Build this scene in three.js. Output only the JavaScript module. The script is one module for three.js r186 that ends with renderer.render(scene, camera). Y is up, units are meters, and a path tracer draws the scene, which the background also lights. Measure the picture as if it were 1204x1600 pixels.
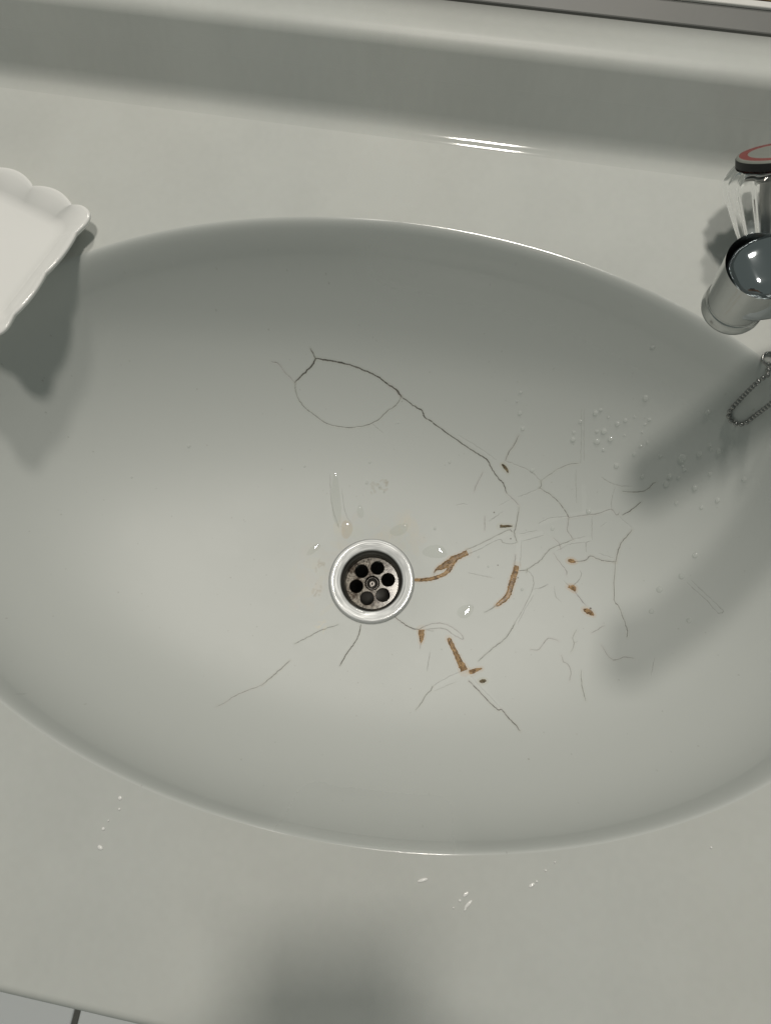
import * as THREE from 'three';
import { RectAreaLightUniformsLib } from 'three/addons/lights/RectAreaLightUniformsLib.js';
import { RoundedBoxGeometry } from 'three/addons/geometries/RoundedBoxGeometry.js';
import { mergeGeometries, mergeVertices } from 'three/addons/utils/BufferGeometryUtils.js';
import { MarchingCubes } from 'three/addons/objects/MarchingCubes.js';

// ---------------------------------------------------------------- camera, light, exposure
const scene = new THREE.Scene();
const camera = new THREE.PerspectiveCamera(67.24, 770 / 1024, 0.003, 30);
const CAM = new THREE.Vector3(0.0502, 0.44, 0.1168);
{
  const right = new THREE.Vector3(0.98228626, -0.03815455, -0.18346099);
  const down = new THREE.Vector3(0.16778354, -0.25687543, 0.95176872);
  const fwd = new THREE.Vector3(-0.08344092, -0.96569107, -0.2459235);
  camera.matrixAutoUpdate = true;
  camera.position.copy(CAM);
  camera.quaternion.setFromRotationMatrix(new THREE.Matrix4().makeBasis(right, down.clone().negate(), fwd.clone().negate()));
}
scene.background = new THREE.Color().setRGB(0.130, 0.147, 0.136);   // the dim room round the basin
const renderer = new THREE.WebGLRenderer({ antialias: true });
renderer.setSize(770, 1024);
renderer.toneMapping = THREE.LinearToneMapping;
renderer.toneMappingExposure = 1.06;
renderer.shadowMap.enabled = true;
RectAreaLightUniformsLib.init();
const LAMPS = [
  { at: [-0.055, 2.6, -0.43], to: [0.0, 0, 0.0], w: 0.215, h: 0.235, power: 149, label: 'short white lamp panel high above the back edge of the basin' },
  { at: [-0.055, 2.6, -1.72], to: [0.0, 0, 0.0], w: 0.225, h: 0.235, power: 140, label: 'white lamp panel added beyond the low wall in place of a mirrored lamp' },  // added panel, stands in for a lamp reflected in a mirror
];

// ---------------------------------------------------------------- helpers
let seed = 7;
const rnd = () => { seed = (seed * 1664525 + 1013904223) % 4294967296; return seed / 4294967296; };
const used = new Map();
function numbered(name) { const n = used.get(name) ?? 0; used.set(name, n + 1); return n ? name + '_' + String(n).padStart(3, '0') : name; }
function tag(o, label, category, group, kind) {
  if (label) o.userData.label = label;
  if (category) o.userData.category = category;
  if (group) o.userData.group = group;
  if (kind) o.userData.kind = kind;
  return o;
}
function thing(name, label, category, [x, y, z] = [0, 0, 0], group) {
  const o = new THREE.Group(); o.name = numbered(name); o.position.set(x, y, z); scene.add(o);
  return tag(o, label, category, group);
}
function part(name, g, m, parent, label) {
  const o = new THREE.Mesh(g, m); o.castShadow = o.receiveShadow = true;
  o.name = parent === scene ? numbered(name) : name; parent.add(o);
  if (label) o.userData.label = label;
  return o;
}
function grid(rows, close) {   // rows of Vector3 -> smooth surface
  const n = rows[0].length, pos = [], idx = [];
  for (const r of rows) for (const p of r) pos.push(p.x, p.y, p.z);
  const m = close ? n : n - 1;
  for (let j = 0; j < rows.length - 1; j++) for (let i = 0; i < m; i++) {
    const a = j * n + i, b = j * n + (i + 1) % n, c = a + n, d = b + n;
    idx.push(a, b, d, a, d, c);
  }
  const g = new THREE.BufferGeometry();
  g.setAttribute('position', new THREE.Float32BufferAttribute(pos, 3));
  g.setIndex(idx); g.computeVertexNormals();
  return g;
}
function planUV(g, x0, x1, z0, z1) {
  const p = g.attributes.position, uv = new Float32Array(p.count * 2);
  for (let i = 0; i < p.count; i++) { uv[2 * i] = (p.getX(i) - x0) / (x1 - x0); uv[2 * i + 1] = 1 - (p.getZ(i) - z0) / (z1 - z0); }
  g.setAttribute('uv', new THREE.BufferAttribute(uv, 2));
  return g;
}
// value noise on a lattice, tiling every `per` cells
const lattice = Array.from({ length: 4096 }, () => rnd());
function vnoise(x, y, per) {
  const ix = Math.floor(x), iy = Math.floor(y), fx = x - ix, fy = y - iy;
  const s = fx * fx * (3 - 2 * fx), t = fy * fy * (3 - 2 * fy);
  const L = (a, b) => lattice[((((a % per) + per) % per) * 61 + (((b % per) + per) % per) * 397 + per * 13) & 4095];
  return (L(ix, iy) * (1 - s) + L(ix + 1, iy) * s) * (1 - t) + (L(ix, iy + 1) * (1 - s) + L(ix + 1, iy + 1) * s) * t;
}
function noiseTexture(size, f, srgb) {
  const d = new Uint8Array(size * size * 4);
  for (let y = 0; y < size; y++) for (let x = 0; x < size; x++) {
    const v = f(x / size, y / size), o = (y * size + x) * 4;
    const c = Array.isArray(v) ? v : [v, v, v];
    for (let k = 0; k < 3; k++) d[o + k] = Math.max(0, Math.min(255, Math.round(c[k] * 255)));
    d[o + 3] = 255;
  }
  const t = new THREE.DataTexture(d, size, size);
  t.wrapS = t.wrapT = THREE.RepeatWrapping; t.magFilter = THREE.LinearFilter; t.needsUpdate = true;
  if (srgb) t.colorSpace = THREE.SRGBColorSpace;
  return t;
}

// ---------------------------------------------------------------- measured marks on the bowl (millimetres, plan view)
const CRACKS = [
  { s: 0.9, w: 0.9, p: [[-73.7, -131.4], [-71.6, -129.2], [-69.4, -126.5]] },
  { s: 0.9, w: 1, p: [[-69.4, -126.5], [-71, -123.1], [-75, -118.6], [-79.4, -114.3], [-83.4, -109.6]] },
  { s: 0.95, w: 0.9, p: [[-69.4, -126.5], [-57.8, -127.2], [-44.1, -127.1], [-34.1, -126], [-21.4, -123.2], [-12, -119.5], [-5.6, -117.1], [-1.6, -113.6]] },
  { s: 0.6, w: 0.7, p: [[-12, -119.5], [-7.2, -117.7], [-3.8, -114.9], [-1.6, -113.6]] },
  { s: 0.95, w: 0.75, p: [[-1.6, -113.6], [7.6, -109.4], [16.1, -106.3], [17.6, -103.6], [27.8, -98.8], [41.9, -92.2], [48.9, -89.1], [61.8, -83.4], [70.8, -79.5], [74.7, -74.5], [81.2, -67.9], [86.4, -63.4], [89.4, -57.6]] },
  { s: 0.5, w: 0.5, p: [[89.4, -57.6], [95.4, -53.6], [99.8, -49.9]] },
  { s: 0.65, w: 0.6, p: [[-83.4, -109.6], [-82.3, -104], [-76.5, -96.7], [-66.8, -91.5], [-54.6, -86.9], [-38.5, -87.4], [-24, -91.6], [-16.3, -96.7], [-11.2, -102.7], [-4.2, -108.3], [-1.6, -113.6]] },
  { s: 0.45, w: 0.5, p: [[-102, -118.7], [-96.8, -118.6], [-91.1, -114], [-83.4, -109.6]] },
  { s: 0.35, w: 0.5, p: [[-20.6, -92.5], [-11.8, -87.6]] },
  { s: 0.2, w: 0.5, p: [[45.5, -94], [63, -87.2], [77.5, -80.3]] },
  { s: 0.75, w: 0.6, p: [[90.5, -98.1], [88.2, -91.1], [85.4, -86.4], [84.1, -80.5]] },
  { s: 0.35, w: 0.5, p: [[84.7, -80.2], [89.6, -79.3], [104.8, -74.6], [112.5, -69]] },
  { s: 0.8, w: 0.7, p: [[112.5, -69], [113.4, -66.4], [112.5, -64]] },
  { s: 0.7, w: 0.6, p: [[112.5, -64], [121.4, -60.1], [128.8, -54.9], [135.3, -48], [137.1, -45.4]] },
  { s: 0.3, w: 0.5, p: [[112.5, -64], [104.8, -59.5], [97.8, -55.8]] },
  { s: 0.42, w: 0.5, p: [[112.5, -69], [118.5, -74.7], [126.5, -80.6], [132.2, -82.6], [136.6, -82.9]] },
  { s: 0.2, w: 0.5, p: [[129.9, -116.2], [135, -97.2], [137.8, -83.4]] },
  { s: 0.18, w: 0.5, p: [[132, -116.2], [140, -85.2]] },
  { s: 0.2, w: 0.5, p: [[135.6, -79], [140.7, -55.9]] },
  { s: 0.45, w: 0.5, p: [[69.1, -70.6], [66.5, -63.2], [64.8, -55.8]] },
  { s: 0.45, w: 0.5, p: [[76.1, -38.5], [77.6, -27.9]] },
  { s: 0.38, w: 0.5, p: [[88.9, -43.7], [79.6, -35.1]] },
  { s: 0.3, w: 0.5, p: [[92.1, -52.8], [85.3, -47.6]] },
  { s: 0.7, w: 0.55, p: [[100.1, -48.5], [100.3, -36.1], [99.9, -29.3], [100.9, -26.5], [102.9, -22.9]] },
  { s: 0.55, w: 0.5, p: [[66.4, -11.3], [80.6, -20.5], [94.5, -30.4], [96.7, -31.2], [98.4, -29.5]] },
  { s: 0.4, w: 0.5, p: [[67.9, -8.1], [76, -12.8], [89.9, -22.9], [93.1, -20.9], [99.8, -20.9], [103.3, -22.9]] },
  { s: 0.3, w: 0.5, p: [[103.4, -28.8], [115.9, -33.4]] },
  { s: 0.3, w: 0.5, p: [[107, -23.9], [121.1, -30.2]] },
  { s: 0.3, w: 0.5, p: [[116.1, -38.2], [122.3, -42.8], [136.5, -46.3]] },
  { s: 0.5, w: 0.5, p: [[137.1, -45.4], [137.8, -36.1], [142.8, -30.1]] },
  { s: 0.55, w: 0.55, p: [[142.8, -30.1], [134.4, -25.3], [126.9, -20], [121.7, -11.5], [113.4, -3.5]] },
  { s: 0.3, w: 0.5, p: [[142.8, -30.1], [150.5, -32.9]] },
  { s: 0.45, w: 0.5, p: [[128.7, -29.3], [133.5, -25.6], [135, -21.5]] },
  { s: 0.5, w: 0.5, p: [[137.1, -45.4], [145.8, -47.7], [157.3, -50.6], [164.9, -53.9], [169.4, -50.3], [170.8, -52.1]] },
  { s: 0.8, w: 0.6, p: [[173.1, -50.5], [177.6, -53.9], [183, -59.9]] },
  { s: 0.25, w: 0.5, p: [[171.4, -49.1], [180.6, -42.6]] },
  { s: 0.75, w: 0.6, p: [[180.9, -40.8], [178.7, -36.6], [175.7, -31.3], [174.2, -24.3], [174, -17.3]] },
  { s: 0.75, w: 0.6, p: [[174, -17.3], [169.2, -17.2], [163.5, -17.5], [155.7, -19.4], [154, -16.3], [146.2, -13.9]] },
  { s: 0.25, w: 0.5, p: [[162, -22], [171.9, -19.9]] },
  { s: 0.25, w: 0.5, p: [[164.9, -53.9], [163.9, -61.4], [164.5, -68.8]] },
  { s: 0.32, w: 0.5, p: [[154.1, -75], [159.4, -72.3], [167.6, -70], [175.1, -70.1]] },
  { s: 0.65, w: 0.6, p: [[170, -66.5], [179.5, -66.7], [183.4, -67.5], [186.8, -70.1], [187.6, -71.8], [189.7, -73.1]] },
  { s: 0.3, w: 0.5, p: [[153, -47.5], [155.7, -31.1]] },
  { s: 0.35, w: 0.5, p: [[155.4, -30.2], [152.1, -28.8], [153.1, -21.9]] },
  { s: 0.25, w: 0.5, p: [[132.4, -20.2], [141.6, -26.6], [153.3, -29.4]] },
  { s: 0.5, w: 0.5, p: [[130.5, -18], [137.1, -10.8], [141.3, -6.6], [141.8, -3.3]] },
  { s: 0.35, w: 0.5, p: [[163.2, -44.3], [159.9, -40.8]] },
  { s: 0.7, w: 0.55, p: [[173.6, -16.8], [177.3, 12.2], [179.1, 13.4], [185.5, 26.5], [187.1, 30.9], [187.1, 35.9]] },
  { s: 0.6, w: 0.6, p: [[149.2, 8.1], [153.8, 12.7], [158.4, 17.2]] },
  { s: 0.4, w: 0.5, p: [[140.6, 1.2], [145.6, 4.3], [149.2, 1.4], [152.3, -5.7], [150.7, -7.9]] },
  { s: 0.35, w: 0.5, p: [[134.4, 6.4], [136.3, 13.4], [140.8, 17]] },
  { s: 0.3, w: 0.5, p: [[123.3, 10.1], [129.6, 5.2]] },
  { s: 0.45, w: 0.5, p: [[163.9, 36.2], [171.9, 29.8]] },
  { s: 0.42, w: 0.5, p: [[153.8, 35.4], [151.7, 41.4], [153, 45], [152.9, 48.2], [151.1, 52.3]] },
  { s: 0.4, w: 0.5, p: [[153, 45], [155.1, 43.7]] },
  { s: 0.45, w: 0.5, p: [[123.6, 55], [129, 54.1], [132.4, 48.4], [135.1, 44.6], [142.4, 45.7]] },
  { s: 0.5, w: 0.5, p: [[145.2, 55.6], [147.4, 59.9], [150.2, 61.3], [152.7, 65.9], [152.4, 72.4]] },
  { s: 0.65, w: 0.5, p: [[159.5, 64.3], [160.6, 75], [162.1, 79.2], [163.6, 84.7]] },
  { s: 0.5, w: 0.5, p: [[171, 43.9], [179.7, 53.2], [187.2, 49.7], [192.5, 50.2]] },
  { s: 0.3, w: 0.5, p: [[204.9, 48.3], [203.3, 60.6]] },
  { s: 0.3, w: 0.5, p: [[220, -7.2], [232, 3.8], [239.6, 12.4], [241.9, 11.3], [238.2, 6.8], [222.4, -8.8]] },
  { s: 0.85, w: 0.7, p: [[22.2, 48.2], [28.2, 51.6], [35, 54.3], [41.4, 54.6]] },
  { s: 0.45, w: 0.5, p: [[41.4, 54.6], [43.9, 52.3], [49.6, 48.8], [57.9, 46.9], [66.5, 49.2], [73.3, 52.9], [74.7, 56], [67.3, 53.9], [60.5, 50.8], [51.6, 51.9], [44.3, 54.6]] },
  { s: 0.4, w: 0.5, p: [[46.6, 54.2], [52.3, 53.7]] },
  { s: 0.5, w: 0.5, p: [[44.5, 64.2], [44.7, 68.1]] },
  { s: 0.4, w: 0.5, p: [[52.2, 69.6], [52.6, 83.3]] },
  { s: 0.3, w: 0.5, p: [[76.4, 79.4], [66.3, 86.4], [58.5, 93.4]] },
  { s: 0.65, w: 0.55, p: [[58.5, 93.4], [57.9, 95.4], [54.6, 101], [52, 107.5], [49.1, 112.1]] },
  { s: 0.85, w: 0.65, p: [[83.3, 85.1], [92, 91.4], [101.6, 98.7], [106.3, 101.4], [108.5, 101], [113.8, 105.8], [119, 109.6], [122.2, 112.9]] },
  { s: 0.25, w: 0.5, p: [[84.7, 81.6], [92.5, 88.1], [100, 93.6], [107.9, 99.8]] },
  { s: 0.2, w: 0.5, p: [[59.9, 96.4], [74.4, 87.2]] },
  { s: 0.65, w: 0.55, p: [[88.1, 69.8], [96.4, 59.3], [104.5, 50.3], [108.6, 42.4], [110.2, 37.3]] },
  { s: 0.35, w: 0.5, p: [[110.2, 37.3], [113.7, 28.1], [119.2, 10.7], [119.3, 4.4], [116.1, -1.4], [113.6, -2.5]] },
  { s: 0.25, w: 0.5, p: [[112.2, 37.9], [115.5, 27.7], [120.7, 14.8]] },
  { s: 0.65, w: 0.55, p: [[87, 33.5], [91.3, 30.4], [95.5, 26.2]] },
  { s: 0.7, w: 0.6, p: [[107.5, -1.6], [113.5, -3]] },
  { s: 0.7, w: 0.6, p: [[113.4, -4], [113.3, -1]] },
  { s: 0.3, w: 0.5, p: [[120.1, 10.6], [125.4, 8.3], [130.2, 5.6]] },
  { s: 0.6, w: 0.5, p: [[103.4, -13.2], [103.6, -5.4]] },
  { s: 0.2, w: 0.5, p: [[106, -24.3], [108, -5.1]] },
  { s: 0.32, w: 0.5, p: [[70.7, 5.9], [80, 6.3], [88.7, 6.8]] },
  { s: 0.65, w: 0.55, p: [[-18.8, 61.7], [-31.3, 69], [-40, 76], [-47.3, 81.8]] },
  { s: 0.9, w: 0.65, p: [[-1.9, 58.5], [-2.3, 67.9], [-5, 75.7], [-8, 82.1], [-10.9, 91.2]] },
  { s: 0.75, w: 0.55, p: [[-47.6, 94.4], [-55.2, 105.3], [-62.2, 115.1]] },
  { s: 0.5, w: 0.5, p: [[-62.2, 115.1], [-69.1, 119.7], [-77.6, 125.5], [-82.6, 131.4], [-87.5, 135.5]] },
  { s: 0.3, w: 0.5, p: [[53.2, -43.4], [58.7, -45.7], [61.7, -45.2]] },
  { s: 0.45, w: 0.6, p: [[46.6, 8.4], [45.2, 11.6]] },
  { s: 0.3, w: 0.5, p: [[-47.5, -50.6], [-42.2, -30], [-36.2, -17.4], [-32.5, -11.1]] },
  { s: 0.25, w: 0.5, p: [[-36.7, -41.6], [-33.4, -32.1], [-29, -21.8], [-23.9, -16.7]] },
];
const PALE = [
  [[68.5, -10.6], [83.1, -19.9], [97.5, -29.4]],
  [[103.9, -28.4], [104.4, -15.8], [104.8, -7]],
  [[111.1, 36.7], [115.3, 26.3], [119.6, 13.1]],
  [[75.4, 81.9], [66.9, 87.7], [59.6, 94.1]],
  [[83.3, 81.4], [96, 90.2], [107.5, 99.4]],
  [[118.3, -38.9], [135.5, -46.6], [163.4, -52.9]],
  [[45.9, 52.9], [58.7, 48.2], [72, 54]],
  [[106.2, -25.8], [119.4, -31.9]],
  [[131.7, -22], [142.2, -28.6], [153, -31.3]],
  [[147.1, -50.6], [143.2, -68.2]],
];
const CHIPS = [
  { label: 'forked strip of rusty brown flaked coating reaching the drain', dark: 0, p: [[67.7, -9.4, 4.2], [63.9, -6.7, 4.4], [60.3, -4.1, 4.8], [57.2, -0.9, 6.6], [56.4, 2.4, 5.3], [56.1, 5.8, 3.7], [53.6, 9.3, 3.2], [49.2, 12.4, 3], [44.6, 14.8, 3], [39.5, 16.4, 2.8], [35.2, 17.3, 2.6], [31.5, 18, 2.5]] },
  { label: 'short rusty prong lying beside the forked strip', dark: 0, p: [[56.5, -1, 4.9], [53.6, 1.7, 5.1], [50.5, 4.5, 4.6], [48.1, 6.2, 3], [46.3, 7.8, 1.4], [45.2, 10, 0.5]] },
  { label: 'bent rusty brown strip under the vertical crack', dark: 0, p: [[105.4, -5.3, 3.6], [105.1, -1.5, 4], [104.6, 2.2, 4.3], [104, 6.3, 4.7], [103.5, 9.9, 4.5], [103.2, 13.6, 4.1], [102.6, 17.2, 4.1], [100.8, 20.5, 3.8], [98.2, 23.6, 3.4], [95.9, 26.1, 2.9], [94.8, 27.2, 1.2]] },
  { label: 'small olive brown dash above the forked strip', dark: 1, p: [[88.5, -32.8, 2.5], [91.2, -33.2, 2.3], [94.2, -33.7, 1.9], [96.3, -34.1, 1.2], [97.7, -34.3, 0.4]] },
  { label: 'dark brown crescent chip at the end of the long crack', dark: 1, p: [[82, -77.9, 0.6], [83.2, -77.2, 1.9], [84.9, -75.8, 2.3], [86.5, -74.2, 1.9], [87.8, -72.4, 0.5]] },
  { label: 'small rusty tooth hanging under the crack below the drain', dark: 0, p: [[43.1, 54.3, 4.5], [43.7, 57, 4.5], [44.4, 60, 3.7], [44.6, 62.6, 2.3], [44.6, 64.1, 0.5]] },
  { label: 'long straight rusty bar below the drain', dark: 0, p: [[63.8, 57, 2.2], [65.1, 58.4, 3.5], [67.4, 61.6, 3.5], [70.1, 65.7, 3.6], [73, 69.8, 4], [75.6, 73.5, 4.6], [77.9, 76.6, 5.6], [79, 78.4, 5.8]] },
  { label: 'short rusty spur at the lower end of the long bar', dark: 0, p: [[82.4, 78.3, 2], [84.7, 78.2, 3.8], [87.5, 76.4, 2.6], [89.8, 75.2, 1.8], [91.4, 74.6, 0.8]] },
  { label: 'tiny dark flake beyond the rusty spur', dark: 1, p: [[90.8, 84.1, 1], [92.5, 83.7, 2.8], [94.1, 83.1, 2.6], [95.6, 82.8, 0.8]] },
  { label: 'small rusty speck on the right-hand crack', dark: 0, p: [[141.5, -14.3, 1.6], [142.9, -14.5, 3], [144.2, -14.4, 3.2], [145.7, -14.1, 2.1], [147, -13.9, 0.6]] },
  { label: 'small rusty knot where the cracks meet', dark: 0, p: [[144.4, 4.6, 2.1], [145.9, 4.9, 2.3], [147.4, 5, 4.1], [148.6, 5.9, 3.4], [149.4, 7.5, 0.9]] },
  { label: 'small frayed rusty patch at the lower end of the crack', dark: 0, p: [[156.8, 19.7, 1.1], [158.6, 20.4, 3.6], [160.7, 21.2, 3.8], [162.7, 22.2, 2.9], [164.3, 23.3, 0.9]] },
];
const BEADS = [
  [162.8, -144.6, 1.6], [88.1, -112.2, 1.6], [92.3, -102.9, 1.6], [131.4, -109.2, 1.4], [129.2, -98.2, 1.9], [128.7, -102.7, 1.2], [140.1, -114.3, 2.1], [142.9, -116.2, 1.4], [144, -103.8, 1.4], [148.6, -103.9, 2.1], [145.7, -97.6, 2.3], [154.1, -99.4, 2.1], [156.1, -108.4, 1.6], [160.6, -110.2, 1.6], [168.8, -121.7, 1.9], [175.2, -110.3, 1.2], [173.4, -107.8, 0.9], [173, -103.5, 0.9], [178, -97.4, 0.9], [174.4, -95.4, 1.2], [171.7, -90.6, 1.4], [151.2, -92.7, 1.2], [162.2, -83.1, 1.9], [180.3, -76.7, 1.4], [188.1, -89.4, 1.2], [201.1, -87.8, 2.6], [210.4, -89.6, 1.9], [206.7, -111.7, 1.9], [220.4, -90.6, 1.9], [214.1, -94.2, 1.4], [215.7, -92, 0.9], [204.6, -80.9, 1.4], [203, -83.3, 0.9], [197.1, -77.3, 2.1], [196.2, -72.1, 1.9], [202.3, -76.2, 1.2], [213.4, -69.9, 2.1], [219.4, -77.9, 1.4], [238.1, -73.4, 1.6], [204.4, -0.8, 2.1], [216.5, -11.4, 1.9], [201.1, 15.2, 1.9], [223.8, 19.1, 1.9], [222.4, -26.1, 1.9], [104.8, -76.1, 1.6], [85.7, -124.5, 1.2], [84.3, -119.2, 0.9], [165.3, -112.2, 0.9], [149.2, -112, 0.9], [162.5, -101.8, 0.9], [227.7, -61.8, 1.6], [205, -60.2, 1.4], [220, -57.5, 1.4], [-17.9, -49.8, 1.4], [-7.5, -48.6, 1.2], [-3.5, -44.8, 0.9], [-18.3, -65.4, 1.2], [40.1, -23.7, 1.2], [126.9, -36.2, 1.4], [76.3, -7.4, 0.9], [111.9, 11.9, 1.2], [84.6, -1.4, 0.9], [150, -51.5, 2.1], [42.7, -74.6, 1.2], [-1.2, -96.7, 0.9], [-192.3, -16.8, 0.9], [-67.8, -53.3, 0.9], [-156.7, -49.8, 1.4]
];
const PUDDLES = [
  [-18.9, -26.8, 2.6, 5.2, -12], [13.3, -18.3, 3.8, 8, 62], [43.2, -6, 4.7, 9.9, 80], [73.3, 34.9, 4.7, 6.6, 35], [-26.7, -11.6, 4.7, 6.6, -15], [-48.7, 8.3, 2.8, 6.1, 40], [-38.9, -31.6, 3.8, 19.8, -12]
];
const GLINT_SPECKS = [
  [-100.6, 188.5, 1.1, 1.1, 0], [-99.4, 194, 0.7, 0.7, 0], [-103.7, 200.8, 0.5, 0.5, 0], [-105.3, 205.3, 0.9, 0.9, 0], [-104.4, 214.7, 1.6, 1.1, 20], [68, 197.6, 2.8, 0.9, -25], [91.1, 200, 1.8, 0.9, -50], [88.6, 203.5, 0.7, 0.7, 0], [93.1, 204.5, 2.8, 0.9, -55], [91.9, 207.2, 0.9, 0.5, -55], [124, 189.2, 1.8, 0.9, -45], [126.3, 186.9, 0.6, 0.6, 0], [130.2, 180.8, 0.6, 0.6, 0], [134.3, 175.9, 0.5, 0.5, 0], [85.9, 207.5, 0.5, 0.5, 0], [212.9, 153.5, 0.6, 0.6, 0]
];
const CHAIN = [[226.5, -137.0], [224.4, -126.3], [224.7, -121.5], [224.3, -119.0], [222.6, -117.5], [220.8, -116.0], [219.1, -113.5], [218.0, -110.9], [218.3, -108.9], [219.8, -106.9], [222.8, -104.7], [225.9, -103.6], [228.2, -104.1], [229.9, -105.7], [231.7, -108.0], [233.1, -109.8], [234.2, -111.1], [235.8, -112.7], [237.6, -115.2]];
const KNOB = [0.1995, 0.0560, -0.2240];
const TIP = [0.1687, 0.0920, -0.1033];
const WALL_Y = 0.0540, WALL_Z = -0.0150;
const FLOOR_Y = -0.34, FLOOR_X = -0.2067;

// ---------------------------------------------------------------- the basin's shape
const A0 = 0.300, B0 = 0.1857, DEPTH = 0.138, DRAIN_Z = 0.0247, Z0 = 0;
const depthAt = (s) => Math.pow(Math.max(0, 1 - Math.pow(Math.min(1, s), 3)), 0.6);
const dimple = (x, z) => 0.0044 * Math.exp(-(x * x + (z - DRAIN_Z) ** 2) / 0.00135);        // the floor dips a little towards the drain    // 1 at the drain, 0 at the lip
function bowlPoint(s, a, grow = 0) {
  const u = depthAt(s), c = Math.cos(a), n = Math.sin(a);
  const nx = c / A0, nz = n / B0, l = Math.hypot(nx, nz);
  const x = A0 * s * c + grow * nx / l, z = B0 * s * n + Z0 + (DRAIN_Z - Z0) * u + grow * nz / l;
  return new THREE.Vector3(x, -DEPTH * u - dimple(x, z), z);
}
function bowlY(x, z) {
  let y = -0.06;
  for (let i = 0; i < 40; i++) {
    const zc = Z0 + (DRAIN_Z - Z0) * Math.min(1, Math.max(0, -y / DEPTH)), s = Math.hypot(x / A0, (z - zc) / B0);
    if (s >= 1) return 0;
    y = 0.5 * y - 0.5 * DEPTH * depthAt(s);
  }
  return y - dimple(x, z);
}
function bowlNormal(x, z) {
  const e = 0.001;
  return new THREE.Vector3(bowlY(x - e, z) - bowlY(x + e, z), 2 * e, bowlY(x, z - e) - bowlY(x, z + e)).normalize();
}
const onBowl = (x, z, lift = 0) => new THREE.Vector3(x, bowlY(x, z), z).addScaledVector(bowlNormal(x, z), lift);

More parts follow.
